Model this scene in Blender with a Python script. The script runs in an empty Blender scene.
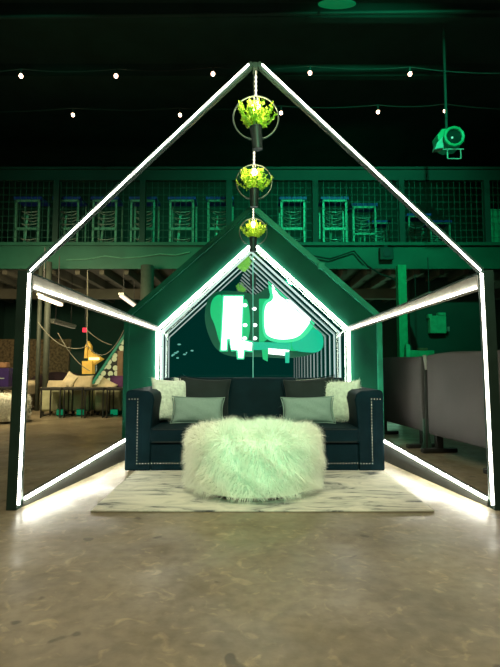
import bpy, bmesh, math, random
from mathutils import Vector, Matrix
R = random.Random(7)
PI = math.pi
COL = bpy.context.scene.collection
F, CAM_Z, PITCH = 480.0, 1.0, math.atan(34.5 / 480.0)

def at(px, py, Y):
    """world point seen at pixel (px,py) of the 500x667 frame, at depth Y"""
    c, s = math.cos(PITCH), math.sin(PITCH)
    dx, u = px - 250, 333.5 - py
    d = Vector((dx, F * c - u * s, F * s + u * c))
    return Vector((0, 0, CAM_Z)) + d * (Y / d.y)

# ------------------------------------------------------------ materials
def mat(name, col, rough=.6, metal=0, emit=None, es=0, col2=None, scale=8, bump=0, bscale=60, spec=.5, sheen=0, contrast=(.35, .65), detail=5, stretch=None):
    m = bpy.data.materials.new(name); m.use_nodes = True
    nt = m.node_tree; N = nt.nodes; L = nt.links; b = N['Principled BSDF']
    b.inputs['Base Color'].default_value = (*col, 1); b.inputs['Roughness'].default_value = rough
    b.inputs['Metallic'].default_value = metal; b.inputs['Specular IOR Level'].default_value = spec
    if sheen: b.inputs['Sheen Weight'].default_value = sheen
    if emit: b.inputs['Emission Color'].default_value = (*emit, 1); b.inputs['Emission Strength'].default_value = es
    tc = N.new('ShaderNodeTexCoord'); src = tc.outputs['Object']
    if stretch:
        mp = N.new('ShaderNodeMapping'); mp.inputs['Scale'].default_value = stretch; L.new(src, mp.inputs['Vector']); src = mp.outputs['Vector']
    no = N.new('ShaderNodeTexNoise'); no.inputs['Scale'].default_value = scale; no.inputs['Detail'].default_value = detail
    L.new(src, no.inputs['Vector'])
    rp = N.new('ShaderNodeValToRGB'); rp.color_ramp.elements[0].position, rp.color_ramp.elements[1].position = contrast
    c2 = col2 or tuple(c * .75 for c in col)
    rp.color_ramp.elements[0].color = (*c2, 1); rp.color_ramp.elements[1].color = (*col, 1)
    L.new(no.outputs['Fac'], rp.inputs['Fac']); L.new(rp.outputs['Color'], b.inputs['Base Color'])
    if bump:
        n2 = N.new('ShaderNodeTexNoise'); n2.inputs['Scale'].default_value = bscale; L.new(src, n2.inputs['Vector'])
        bp = N.new('ShaderNodeBump'); bp.inputs['Strength'].default_value = bump; bp.inputs['Distance'].default_value = .02
        L.new(n2.outputs['Fac'], bp.inputs['Height']); L.new(bp.outputs['Normal'], b.inputs['Normal'])
    return m

def glow(name, col, s):
    return mat(name, (.02, .02, .02), emit=col, es=s)

M = {}
M['led'] = glow('led_white', (1, .97, .84), 22)
M['ledfloor'] = glow('led_floor', (1, .97, .82), 75)
M['ledpost'] = glow('led_post', (1, .96, .82), 11)
M['frame'] = mat('frame_black', (.018, .045, .035), .6, spec=.2)
M['rail'] = mat('rail_pale', (.30, .29, .25), .6, spec=.2)
M['skirt'] = mat('skirt_dark', (.03, .035, .03), .6)
M['green_wall'] = mat('green_panel', (.005, .085, .05), .7, col2=(.003, .062, .037), scale=2.5, spec=.15)
M['lit_green_edge'] = mat('lit_green_edge', (.01, .3, .17), .5)  # trim green brightened for the light on the right edge
M['velvet'] = mat('navy_velvet', (.002, .015, .022), .65, col2=(.001, .010, .015), scale=5, spec=.08)
M['velvet_dark'] = mat('charcoal_velvet', (.013, .02, .021), .7, sheen=.1, spec=.2)
M['nail'] = mat('nail_silver', (.75, .8, .75), .25, .7)
M['linen'] = mat('grey_linen', (.25, .34, .30), .85, col2=(.19, .27, .24), scale=180, bump=.25, bscale=14)
M['fur'] = mat('white_fur', (.95, .96, .86), .8, col2=(.85, .88, .76), scale=9, sheen=.3)
M['furbase'] = mat('fur_base', (.88, .92, .8), .9, scale=30, bump=.6, bscale=60)
M['leaf'] = mat('leaf', (.62, .85, .06), .55, col2=(.34, .62, .03), scale=28)
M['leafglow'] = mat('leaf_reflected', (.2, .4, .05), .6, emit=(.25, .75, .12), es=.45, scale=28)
M['pot'] = mat('pot_black', (.02, .028, .026), .45)
M['ring'] = mat('ring_metal', (.10, .13, .12), .35, .6)
M['bulb'] = glow('bulb_warm', (1, .78, .35), 30)
M['lit_metal_glow'] = mat('lit_chain_glow', (.8, .78, .7), .3, .5, emit=(1, .9, .7), es=1.4)  # glow stands in for the light falling on chain and rod
M['mez'] = mat('mezzanine_green', (.02, .15, .095), .6, col2=(.012, .10, .062), scale=1.2)
M['mezdark'] = mat('mezzanine_dark', (.015, .06, .045), .7, scale=1)
M['wire'] = mat('wire_green', (.03, .16, .11), .5)
M['rack'] = mat('rack_metal', (.15, .45, .31), .45, .2)
M['rackblue'] = mat('rack_blue', (.02, .06, .4), .5)
M['tray'] = mat('tray_pale', (.4, .55, .46), .4, .3)
M['dark'] = mat('dark_room', (.03, .11, .085), .9, scale=.7)
M['ceil'] = mat('dark_ceiling', (.02, .07, .055), .9, scale=1.5)
M['joist'] = mat('joist_wood', (.16, .16, .12), .8, scale=2)
M['column'] = mat('column_grey', (.09, .11, .085), .6)
M['column_green'] = mat('column_green', (.01, .42, .2), .5)
M['brown'] = mat('brown_wall', (.24, .17, .09), .85, col2=(.08, .055, .03), scale=14, bump=.6, bscale=20)
M['beige'] = mat('beige_fabric', (.55, .47, .3), .85, scale=6)
M['beige2'] = mat('sage_fabric', (.42, .45, .28), .85, scale=6)
M['black'] = mat('table_black', (.02, .022, .02), .5)
M['cream'] = mat('cream_fabric', (.75, .66, .45), .85)
M['purple'] = mat('purple_fabric', (.11, .03, .13), .8)
M['maroon'] = mat('maroon_cloth', (.03, .015, .02), .9)
M['grey'] = mat('grey_cover', (.052, .050, .046), .75, col2=(.038, .037, .034), scale=1.8, bump=.15, bscale=4)
M['rope'] = mat('rope', (.2, .2, .15), .7)
M['steel'] = mat('steel', (.5, .52, .45), .35, .5)
M['tube'] = glow('warm_tube', (1, .78, .5), 5)
M['tubedim'] = glow('dim_tube', (1, .8, .6), 1.6)
M['exit'] = glow('red_sign', (1, .02, .06), 1.6)
M['yellow'] = mat('yellow_shade', (.5, .33, .06), .6, emit=(1, .55, .06), es=.3)
M['yellowhot'] = glow('yellow_glow', (1, .8, .25), 3)
M['wood'] = mat('wood_brown', (.22, .12, .06), .6, scale=12)
M['boxgreen'] = mat('box_green', (.05, .55, .3), .5)
M['string'] = glow('string_bulb', (1, .62, .4), 14)
M['cable'] = mat('cable_dark', (.008, .022, .016), .7)
M['lightgreen'] = mat('lamp_green', (.03, .36, .16), .45, emit=(.0, .5, .2), es=.06)
M['lens'] = mat('lens_dark', (.01, .05, .04), .12, .3)
M['greenglow'] = glow('green_glow', (.0, .55, .22), .3)

# floor
def floor_mat():
    m = bpy.data.materials.new('polished_concrete'); m.use_nodes = True
    nt = m.node_tree; N = nt.nodes; L = nt.links; b = N['Principled BSDF']
    tc = N.new('ShaderNodeTexCoord')
    def noise(s, d=6, dist=0):
        n = N.new('ShaderNodeTexNoise'); n.inputs['Scale'].default_value = s; n.inputs['Detail'].default_value = d
        n.inputs['Distortion'].default_value = dist; L.new(tc.outputs['Object'], n.inputs['Vector']); return n
    def ramp(src, a, ca, bb, cb):
        r = N.new('ShaderNodeValToRGB'); e = r.color_ramp.elements
        e[0].position = a; e[0].color = (*ca, 1); e[1].position = bb; e[1].color = (*cb, 1); L.new(src.outputs['Fac'], r.inputs['Fac']); return r
    def mul(a, bq, f=1):
        x = N.new('ShaderNodeMix'); x.data_type = 'RGBA'; x.blend_type = 'MULTIPLY'; x.inputs['Factor'].default_value = f
        L.new(a, x.inputs[6]); L.new(bq, x.inputs[7]); return x.outputs[2]
    base = ramp(noise(1.3, 8, .6), .3, (.135, .115, .072), .7, (.26, .225, .15))
    fine = ramp(noise(16, 8), .3, (.70, .69, .66), .62, (1, 1, 1))
    spots = ramp(noise(5, 2), .285, (.2, .19, .17), .31, (1, 1, 1))
    n = noise(9, 12, 1.5); scr = ramp(n, .57, (1, 1, 1), .72, (1.7, 1.65, 1.5))
    c = mul(base.outputs['Color'], fine.outputs['Color']); c = mul(c, spots.outputs['Color'], .7); c = mul(c, scr.outputs['Color'])
    L.new(c, b.inputs['Base Color'])
    rr = ramp(noise(3, 8), .35, (.3, .3, .3), .7, (.52, .52, .52)); L.new(rr.outputs['Color'], b.inputs['Roughness'])
    b.inputs['Specular IOR Level'].default_value = .5
    bp = N.new('ShaderNodeBump'); bp.inputs['Strength'].default_value = .12; bp.inputs['Distance'].default_value = .01
    L.new(noise(22, 8).outputs['Fac'], bp.inputs['Height']); L.new(bp.outputs['Normal'], b.inputs['Normal'])
    return m
M['floor'] = floor_mat()

def rug_mat():
    m = bpy.data.materials.new('veined_rug'); m.use_nodes = True
    nt = m.node_tree; N = nt.nodes; L = nt.links; b = N['Principled BSDF']; b.inputs['Roughness'].default_value = .95
    tc = N.new('ShaderNodeTexCoord'); mp = N.new('ShaderNodeMapping'); mp.inputs['Scale'].default_value = (.8, 2.2, 1); mp.inputs['Rotation'].default_value = (0, 0, -.35)
    L.new(tc.outputs['Object'], mp.inputs['Vector'])
    n = N.new('ShaderNodeTexNoise'); n.inputs['Scale'].default_value = 3.0; n.inputs['Detail'].default_value = 9; n.inputs['Distortion'].default_value = 1.2
    n.inputs['Roughness'].default_value = .62
    L.new(mp.outputs['Vector'], n.inputs['Vector'])
    r = N.new('ShaderNodeValToRGB'); e = r.color_ramp.elements
    e[0].position = .36; e[0].color = (.07, .08, .085, 1); e[1].position = .46; e[1].color = (.40, .41, .36, 1)
    x = e.new(.6); x.color = (.56, .55, .47, 1)
    L.new(n.outputs['Fac'], r.inputs['Fac']); L.new(r.outputs['Color'], b.inputs['Base Color'])
    bp = N.new('ShaderNodeBump'); bp.inputs['Strength'].default_value = .3; L.new(n.outputs['Fac'], bp.inputs['Height']); L.new(bp.outputs['Normal'], b.inputs['Normal'])
    return m
M['rug'] = rug_mat()

def blob_mat():
    m = bpy.data.materials.new('white_flower_pattern'); m.use_nodes = True
    nt = m.node_tree; N = nt.nodes; L = nt.links; b = N['Principled BSDF']; b.inputs['Roughness'].default_value = .7
    tc = N.new('ShaderNodeTexCoord'); v = N.new('ShaderNodeTexVoronoi'); v.inputs['Scale'].default_value = 6.5; v.inputs['Randomness'].default_value = .6; v.voronoi_dimensions = '2D'
    mp = N.new('ShaderNodeMapping'); mp.inputs['Rotation'].default_value = (PI/2, 0, 0); L.new(tc.outputs['Object'], mp.inputs['Vector']); L.new(mp.outputs['Vector'], v.inputs['Vector'])
    r = N.new('ShaderNodeValToRGB'); e = r.color_ramp.elements
    e[0].position = .40; e[0].color = (.6, .66, .52, 1); e[1].position = .44; e[1].color = (.012, .014, .013, 1)
    L.new(v.outputs['Distance'], r.inputs['Fac']); L.new(r.outputs['Color'], b.inputs['Base Color'])
    return m
M['blob'] = blob_mat()

def glass_mat():
    m = bpy.data.materials.new('mirror_glass'); m.use_nodes = True
    nt = m.node_tree; N = nt.nodes; L = nt.links; N.clear()
    o = N.new('ShaderNodeOutputMaterial'); t = N.new('ShaderNodeBsdfTransparent'); g = N.new('ShaderNodeBsdfGlossy'); x = N.new('ShaderNodeMixShader')
    t.inputs['Color'].default_value = (.93, .98, .96, 1); g.inputs['Roughness'].default_value = .02; g.inputs['Color'].default_value = (.7, .9, .8, 1)
    x.inputs[0].default_value = .12; L.new(t.outputs[0], x.inputs[1]); L.new(g.outputs[0], x.inputs[2]); L.new(x.outputs[0], o.inputs[0])
    return m
M['glass'] = glass_mat()

# ------------------------------------------------------------ mesh helpers
class MB:
    def __init__(s): s.bm = bmesh.new()
    def poly(s, vs):
        return s.bm.faces.new([s.bm.verts.new(v) for v in vs])
    def box(s, a, b):
        x0, y0, z0 = a; x1, y1, z1 = b
        v = [s.bm.verts.new(p) for p in ((x0,y0,z0),(x1,y0,z0),(x1,y1,z0),(x0,y1,z0),(x0,y0,z1),(x1,y0,z1),(x1,y1,z1),(x0,y1,z1))]
        for f in ((3,2,1,0),(4,5,6,7),(0,1,5,4),(1,2,6,5),(2,3,7,6),(3,0,4,7)): s.bm.faces.new([v[i] for i in f])
        return s
    def prism(s, pts, off):
        """polygon extruded by vector off"""
        off = Vector(off); a = [s.bm.verts.new(p) for p in pts]; b = [s.bm.verts.new(Vector(p) + off) for p in pts]
        s.bm.faces.new(a); s.bm.faces.new(b[::-1]); n = len(a)
        for i in range(n): s.bm.faces.new([a[i], b[i], b[(i+1) % n], a[(i+1) % n]])
        return s
    def bar(s, p0, p1, w, h, up=(0, 0, 1)):
        p0, p1 = Vector(p0), Vector(p1); d = (p1 - p0).normalized(); u = Vector(up)
        sx = d.cross(u)
        if sx.length < 1e-4: sx = d.cross(Vector((0, 1, 0)))
        sx.normalize(); uz = sx.cross(d).normalized()
        r = [sx * w / 2 * i + uz * h / 2 * j for i, j in ((-1, -1), (1, -1), (1, 1), (-1, 1))]
        return s.prism([p0 + q for q in r], p1 - p0)
    def tube(s, pts, r, n=8, cap=True, closed=False):
        pts = [Vector(p) for p in pts]; rs = r if isinstance(r, (list, tuple)) else [r] * len(pts)
        rings = []; prev = None; m = len(pts)
        for i, p in enumerate(pts):
            d = (pts[(i+1) % m] - pts[i-1]) if closed else (pts[min(i+1, m-1)] - pts[max(i-1, 0)])
            d.normalize()
            if prev is None:
                a = Vector((0, 0, 1)) if abs(d.z) < .9 else Vector((1, 0, 0)); x = d.cross(a).normalized()
            else: x = (prev - d * prev.dot(d)).normalized()
            prev = x; y = d.cross(x)
            rings.append([s.bm.verts.new(p + (x * math.cos(2*PI*k/n) + y * math.sin(2*PI*k/n)) * rs[i]) for k in range(n)])
        for i in range(m if closed else m - 1):
            A, B = rings[i], rings[(i+1) % m]
            for k in range(n): s.bm.faces.new([A[k], A[(k+1) % n], B[(k+1) % n], B[k]])
        if cap and not closed: s.bm.faces.new(rings[0][::-1]); s.bm.faces.new(rings[-1])
        return s
    def lathe(s, prof, c=(0, 0, 0), n=32, axis='z'):
        c = Vector(c); rings = []
        for r, z in prof:
            ring = []
            for k in range(n):
                a = 2*PI*k/n; q = Vector((r*math.cos(a), r*math.sin(a), z))
                if axis == 'y': q = Vector((q.x, q.z, q.y))
                ring.append(s.bm.verts.new(c + q))
            rings.append(ring)
        for A, B in zip(rings, rings[1:]):
            for k in range(n): s.bm.faces.new([A[k], A[(k+1) % n], B[(k+1) % n], B[k]])
        s.bm.faces.new(rings[0][::-1]); s.bm.faces.new(rings[-1]); return s
    def ball(s, c, r, seg=10, sc=(1, 1, 1)):
        bmesh.ops.create_uvsphere(s.bm, u_segments=seg, v_segments=max(6, seg // 2 + 1), radius=r,
                                  matrix=Matrix.Translation(c) @ Matrix.Diagonal((*sc, 1)))
        return s
    def build(s, name, m, parent=None, bevel=0, seg=2, smooth=False, sub=0, loc=None, fix=True):
        if fix: bmesh.ops.recalc_face_normals(s.bm, faces=s.bm.faces)
        me = bpy.data.meshes.new(name)
        if loc is not None: bmesh.ops.translate(s.bm, verts=s.bm.verts, vec=-Vector(loc))
        s.bm.to_mesh(me); s.bm.free(); me.materials.append(m if not isinstance(m, str) else M[m])
        if smooth: me.polygons.foreach_set('use_smooth', [True] * len(me.polygons))
        o = bpy.data.objects.new(name, me); COL.objects.link(o)
        if loc is not None: o.location = loc
        if parent is not None:
            o.parent = parent
        if bevel:
            b = o.modifiers.new('b', 'BEVEL'); b.width = bevel; b.segments = seg; b.limit_method = 'ANGLE'; b.angle_limit = .6
            me.polygons.foreach_set('use_smooth', [True] * len(me.polygons))
            o.modifiers.new('w', 'WEIGHTED_NORMAL')
        if sub: u = o.modifiers.new('s', 'SUBSURF'); u.levels = u.render_levels = sub
        return o

def tag(o, label=None, cat=None, group=None, kind=None):
    if label: o['label'] = label
    if cat: o['category'] = cat
    if group: o['group'] = group
    if kind: o['kind'] = kind
    return o
def thing(name, label, cat, loc=(0, 0, 0), rz=0, group=None):
    o = bpy.data.objects.new(name, None); COL.objects.link(o); o.location = loc; o.rotation_euler = (0, 0, rz)
    o.empty_display_size = .1
    return tag(o, label, cat, group)
def copy_tree(o, parent=None):
    c = o.copy(); COL.objects.link(c); c.parent = parent
    for ch in list(o.children): copy_tree(ch, c)
    return c
def struct(mb, name, m, **k): return tag(mb.build(name, m, **k), kind='structure')

# ------------------------------------------------------------ room
X0, X1, YB, ZC = -9.0, 9.0, 17.5, 8.2
struct(MB().box((X0, -5, -.1), (X1, YB, 0)), 'floor', 'floor')
struct(MB().box((X0, YB, 0), (X1, YB + .2, ZC)), 'wall_back', 'dark')
struct(MB().box((X0 - .2, -5, 0), (X0, YB, ZC)), 'wall_left', 'dark')
struct(MB().box((X1, -5, 0), (X1 + .2, YB, ZC)), 'wall_right', 'dark')
struct(MB().box((X0, -5.2, 0), (X1, -5, ZC)), 'wall_front', 'dark')
struct(MB().box((X0, -5, ZC), (X1, YB, ZC + .2)), 'ceiling', 'ceil')
for yy in (7.2, 9.0, 10.9):
    struct(MB().box((X0, yy, ZC - .3), (X1, yy + .16, ZC)), 'beam', 'ceil')

# ------------------------------------------------------------ mezzanine
YM = 12.0
def zz(py, Y=YM): return at(250, py, Y).z
def xx(px, Y=YM, py=250): return at(px, py, Y).x
zF0, zF1, zR0, zR1 = zz(269), zz(245), zz(182), zz(170)
mb = MB().box((X0, YM, zF0 + .12), (X1, YB, zF1 + .01))
x = X0 + .2
while x < X1:
    mb.box((x, YM + .1, zF0 - .12), (x + .12, YB, zF0 + .12)); x += .62
struct(mb, 'mezzanine_slab', 'joist')
mb = MB().box((X0, YM - .1, zF0), (X1, YM, zF1)).box((X0, YM - .18, zF0 - .03), (X1, YM - .1, zF0 + .05)).box((X0, YM - .18, zF1 - .05), (X1, YM - .1, zF1 + .03))
struct(mb, 'mezzanine_beam', 'mez')
struct(MB().box((X0, YM - .12, zR0), (X1, YM, zR1)).box((X0, YM - .16, zR1 - .04), (X1, YM + .05, zR1 + .02)), 'upper_beam', 'mezdark')
for px in (-29, 57, 143, 229, 315, 401, 486):
    cx = xx(px, YM)
    struct(MB().box((cx - .07, YM - .16, zF1), (cx + .07, YM - .02, zR0)), 'column', 'mezdark')
# cross beams under the slab
struct(MB().box((X0, 14.3, zF0 - .42), (X1, 14.5, zF0 - .12)), 'beam', 'joist')
# wire panels between posts
pxs = [-29, 57, 143, 229, 315, 401, 486, 560]
for i in range(len(pxs) - 1):
    a, b = xx(pxs[i]) + .08, xx(pxs[i+1]) - .08
    mb = MB(); n = 14
    for k in range(n + 1): q = a + (b - a) * k / n; mb.box((q - .004, YM - .06, zF1), (q + .004, YM - .05, zR0))
    m_ = 9
    for k in range(m_ + 1): q = zF1 + (zR0 - zF1) * k / m_; mb.box((a, YM - .07, q - .004), (b, YM - .06, q + .004))
    w = ['at the far left', 'above the left lounge', 'left of the round pillar', 'left of the hanging planters', 'right of the hanging planters', 'above the bright green pillar', 'below the stage lamp']
    o = mb.build('wire_panel', 'wire')
    tag(o, 'green wire mesh guard panel on the balcony, ' + ['at its far left end', 'above the hanging ropes of the lounge', 'between lounge ropes and round grey pillar', 'just left of the hanging planters', 'just right of the hanging planters', 'above the bright green pillar', 'below the round stage lamp'][i],
        'guard panel', 'wire mesh guards along the balcony')
# racks of nested chairs behind mesh
def make_rack():
    t = thing('storage_rack', 'x', 'rack')
    W, H = .64, 1.24
    mb = MB().box((-W/2, -.03, 0), (-W/2 + .05, .02, H)).box((W/2 - .05, -.03, 0), (W/2, .02, H)).box((-W/2, -.03, H - .05), (W/2, .02, H)).box((-W/2, -.03, .44), (W/2, .02, .50))
    for s in (-1, 1): mb.box((s*W/2 - .02, .02, 0), (s*W/2 + .02, .55, .05)).box((s*W/2 - .02, .5, 0), (s*W/2 + .02, .55, H))
    mb.build('frame', 'rack', t)
    MB().box((-W/2 - .04, -.05, H), (W/2 + .04, .5, H + .07)).build('top_bar', 'rackblue', t)
    for z in (.22, .62, .78, .95):
        pts = [(math.cos(a) * .22, .15 - math.sin(a) * .12, z + .03 * math.cos(2*a)) for a in [2*PI*k/14 for k in range(14)]]
        MB().tube(pts, .014, 6, closed=True).build('shelf_ring', 'tray', t)
    MB().bar((-.12, .1, 0), (-.06, .12, .86), .05, .05).build('support', 'rack', t)
    return t
rk = make_rack()
where = ['at the far left above the outer wall post', 'second from the left end of the balcony', 'crossed by the left sloping light strip', 'above the round grey pillar', 'right of the round grey pillar', 'just left of the hanging planters',
         'just right of the hanging planters', 'second to the right of the hanging planters', 'left of the right sloping light strip', 'crossed by the right sloping light strip', 'below the stage lamp', 'at the far right end']
for i, px in enumerate((22, 62, 101, 140, 180, 219, 294, 337, 372, 394, 430, 462)):
    o = rk if i == 0 else copy_tree(rk)
    o.location = (xx(px), YM + .25, zF1 + .02 - (.0 if i < 9 else .02))
    if i > 8: o.scale = (.9, 1, .8)
    if i > 7: o.location.y += .5 + .6*(i % 2)
    o['label'] = 'green metal balcony rack with blue top, ' + where[i]; o['group'] = 'racks stored on the balcony'
# junk boxes for floor of mezzanine: green ply lit panel at far right
o = MB().box((xx(494), YM + .3, zz(243)), (xx(520), YM + .34, zz(205))).build('lit_board', 'boxgreen')
tag(o, 'small bright green board at the far right end of the balcony', 'board')
# cable along the fascia
def swag(p0, p1, sag, n=16, wob=0):
    p0, p1 = Vector(p0), Vector(p1)
    return [p0.lerp(p1, k/n) - Vector((0, 0, sag * 4 * (k/n) * (1-k/n) + (wob * math.sin(k*2.3) if wob else 0))) for k in range(n+1)]
o = MB().tube([at(a, b, YM - .14) for a, b in ((66, 260), (88, 259), (105, 256), (122, 258), (140, 257), (160, 254), (176, 255), (190, 252))], .015, 6).build('cable', 'rack')
tag(o, 'thin pale green cable looping along the balcony beam left of centre', 'cable')
o = MB().tube([at(a, b, YM - .2) for a, b in ((314, 256), (330, 259), (345, 254), (354, 251), (360, 258), (368, 266), (380, 274), (392, 278), (404, 286))], .02, 6).build('cable', 'cable')
tag(o, 'dark cable drooping from the balcony beam right of the planters', 'cable')
# speaker like box on beam
t = thing('wall_speaker', 'small dark box fixed to the green balcony beam, right of centre', 'speaker', at(386, 254, YM - .2))
MB().box((-.17, -.08, -.16), (.17, .08, .16)).build('housing', 'mezdark', t, bevel=.02)
MB().lathe([(.10, -.1), (.10, -.07), (.02, -.07)], n=20, axis='y').build('cone', 'black', t)
MB().box((-.04, .02, .16), (.04, .08, .22)).build('bracket', 'mezdark', t)

# columns below mezzanine
cx = xx(147, 11.6, 300)
struct(MB().tube([(cx, 11.6, 0), (cx, 11.6, zF0)], .16, 20), 'pillar', 'column', smooth=True)
cx = xx(401.5, 11.6, 300)
struct(MB().box((cx - .1, 11.5, 0), (cx + .1, 11.7, zF0)), 'pillar', 'column_green')
cx = xx(47, 11.2, 330)
struct(MB().tube([(cx, 11.2, 0), (cx, 11.2, zF0)], .07, 14), 'pillar', 'column', smooth=True)
cx = xx(39, 11.4, 330)
struct(MB().tube([(cx, 11.4, 0), (cx, 11.4, zF0)], .05, 14), 'pillar', 'column', smooth=True)
# green bracket beside green pillar
t = thing('pipe_bracket', 'bright green steel arm sticking out of the green pillar above the grey screens', 'bracket', at(405, 353, 11.4))
MB().box((0, -.05, -.1), (.68, .05, .06)).build('arm', 'column_green', t, bevel=.01)
MB().box((0, -.09, -.16), (.1, .02, .2)).build('clamp', 'boxgreen', t, bevel=.01)
MB().box((.3, -.06, .06), (.52, .04, .12)).build('wood_block', 'wood', t)
# electric box
t = thing('electrical_box', 'pale green square switch box on the dark wall, right of the green pillar', 'switch box', at(437, 324, 13))
MB().box((-.22, -.1, -.26), (.22, .1, .22)).build('housing', 'boxgreen', t, bevel=.02)
MB().box((-.26, -.09, .16), (-.16, .05, .26)).build('side_lug', 'boxgreen', t)
MB().box((.0, -.11, .22), (.2, .05, .30)).build('latch', 'boxgreen', t)
MB().box((.24, -.09, -.2), (.3, .05, -.08)).build('hinge', 'steel', t)
struct(MB().box((xx(409, 13.2, 320), 13.12, 0), (xx(480, 13.2, 320), 13.25, zF0)), 'partition', 'mezdark')

# ------------------------------------------------------------ lounge at left
struct(MB().box((at(-40, 370, 14.5).x, 14.5, 0), (at(68, 370, 14.5).x, 14.7, zz(339, 14.5))), 'wall_lounge', 'brown')
struct(MB().box((at(70, 360, 14.6).x, 14.6, 0), (at(96, 360, 14.6).x, 14.7, zz(352, 14.6))), 'door_1', 'mezdark')
# patterned sloping panel
t = thing('patterned_screen', 'black sloping screen with white round pattern and green edge behind the lounge', 'screen', (0, 0, 0))
Yp = 11.9
MB().prism([at(92, 386, Yp), at(126, 386, Yp), at(126, 335, Yp)], (0, .05, 0)).build('patterned_face', 'blob', t)
MB().prism([at(89, 386, Yp-.02), at(92, 386, Yp-.02), at(126, 335, Yp-.02), at(126, 331, Yp-.02)], (0, .07, 0)).build('lit_green_edge', 'greenglow', t)
MB().box((at(117, 380, Yp-.1).x, Yp-.1, 0), (at(122.5, 380, Yp-.1).x, Yp-.04, zz(351, Yp))).build('wood_post', 'wood', t)
# pendant lamp
t = thing('pendant_lamp', 'yellow glowing angular lamp hanging on a chain over the lounge', 'lamp', at(88, 362, 10.6))
q = t.location
def rel(p): return Vector(p) - q
Yl = 10.6
MB().tube([rel(at(87, 346, Yl)), rel((at(87, 300, Yl).x, Yl, zF0 - .02 if False else at(87, 270, Yl).z))], .012, 6).build('chain', 'rope', t)
MB().prism([rel(at(*p, Yl)) for p in ((84, 358), (85, 346), (88, 341), (91, 346), (91, 358), (89, 358), (89, 347), (87, 347), (87, 358))], (0, .1, 0)).build('hanger', 'yellow', t)
MB().prism([rel(at(*p, Yl)) for p in ((88, 350), (101, 359), (90, 366), (88, 361))], (0, .25, 0)).build('shade', 'yellow', t)
MB().prism([rel(at(*p, Yl-.02)) for p in ((89, 357.5), (99, 357.5), (99, 360), (89, 360))], (0, .02, 0)).build('glowing_tube', 'yellowhot', t)
MB().prism([rel(at(*p, Yl-.05)) for p in ((82, 361), (92, 361), (92, 374), (82, 374))], (0, .2, 0)).build('lower_box', 'yellow', t)
# rope swags
for a, b, s, lab in (((58, 333), (90, 371), .12, 'straight taut pale rope slanting down to the yellow lamp'), ((38, 322), (88, 346), .25, 'pale rope swagged from the wall post to the lamp chain'),
                     ((88, 346), (124, 330), .35, 'pale rope sagging from the lamp chain towards the green wall'), ((87, 330), (112, 345), .05, 'short pale rope slanting right from the lamp chain')):
    o = MB().tube(swag(at(*a, 10.4), at(*b, 10.4), s), .009, 6).build('rope', 'rope'); tag(o, lab, 'rope')
# ceiling tubes
def tube_light(a, b, Y0, Y1, m, lab):
    p0, p1 = at(*a, Y0), at(*b, Y1)
    t = thing('tube_light', lab, 'ceiling light', p0)
    MB().bar((0, 0, 0), p1 - p0, .09, .05).build('tube', m, t, bevel=.01)
    MB().bar((0, 0, .06), p1 - p0 + Vector((0, 0, .06)), .14, .05).build('fitting', 'steel', t)
    for f in (.15, .85):
        c = (p1 - p0) * f; MB().bar(c + Vector((0, 0, .08)), Vector((c.x, c.y, zF0 + .1 - p0.z)), .015, .015).build('hanger', 'black', t)
tube_light((40, 297), (61, 305), 10.0, 11.2, 'tube', 'warm glowing ceiling tube just below the left slanting light rail')
tube_light((121, 296), (136, 307), 11.9, 13.6, 'tubedim', 'dim ceiling tube above the left rail near the round grey pillar')
tube_light((52, 322), (74, 328), 12.2, 13.4, 'steel', 'unlit ceiling tube among the ropes of the lounge')
tube_light((413, 303), (432, 295), 12.2, 11.0, 'tubedim', 'dim warm ceiling tube above the right slanting light rail')
t = thing('exit_sign', 'small red glowing sign hanging over the lounge', 'sign', at(85, 330, 13))
MB().box((-.06, -.02, -.06), (.06, .02, .06)).build('lit_face', 'exit', t)
MB().box((-.01, 0, .06), (.01, .02, zF0 - t.location.z - .1)).build('hanger', 'black', t)

def soft_box(t, name, m, a, b, bev=.06): return MB().box(a, b).build(name, m, t, bevel=min(bev, *( (b[i]-a[i])*.45 for i in range(3))), seg=3)
def lounge_sofa(px0, px1, Y, ytop, yseat, lab, m='beige', parts=True, ybase=411):
    x0, x1 = at(px0, 390, Y).x, at(px1, 390, Y).x; zt = at(0, ytop, Y).z; zs = at(0, yseat, Y).z
    t = thing('lounge_sofa', lab, 'sofa', ((x0+x1)/2, Y, 0)); w = (x1-x0)/2
    soft_box(t, 'base', m, (-w, 0, .06), (w, .85, zs - .02)); soft_box(t, 'backrest', m, (-w, .65, zs - .1), (w, .95, zt))
    soft_box(t, 'armrest', m, (-w, -.02, .06), (-w + .2, .9, zs + .17)); soft_box(t, 'armrest', m, (w - .2, -.02, .06), (w, .9, zs + .17))
    soft_box(t, 'seat_cushion', m, (-w + .21, -.03, zs - .1), (w - .21, .66, zs + .06))
    for sx in (-1, 1): MB().box((sx*(w-.1)-.03, .05, 0), (sx*(w-.1)+.03, .12, .07)).build('leg', 'black', t)
    return t
lounge_sofa(22, 46, 11.9, 382, 394, 'beige lounge sofa just right of the left light post')
lounge_sofa(-30, 22, 10.9, 381, 392, 'beige lounge sofa at the far left edge behind the small fur ottoman')
lounge_sofa(50, 92, 11.35, 381, 392, 'beige lounge sofa under the yellow hanging lamp')
lounge_sofa(95, 131, 10.95, 383, 394, 'beige lounge sofa beside the green booth wall, below the patterned screen')
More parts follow.
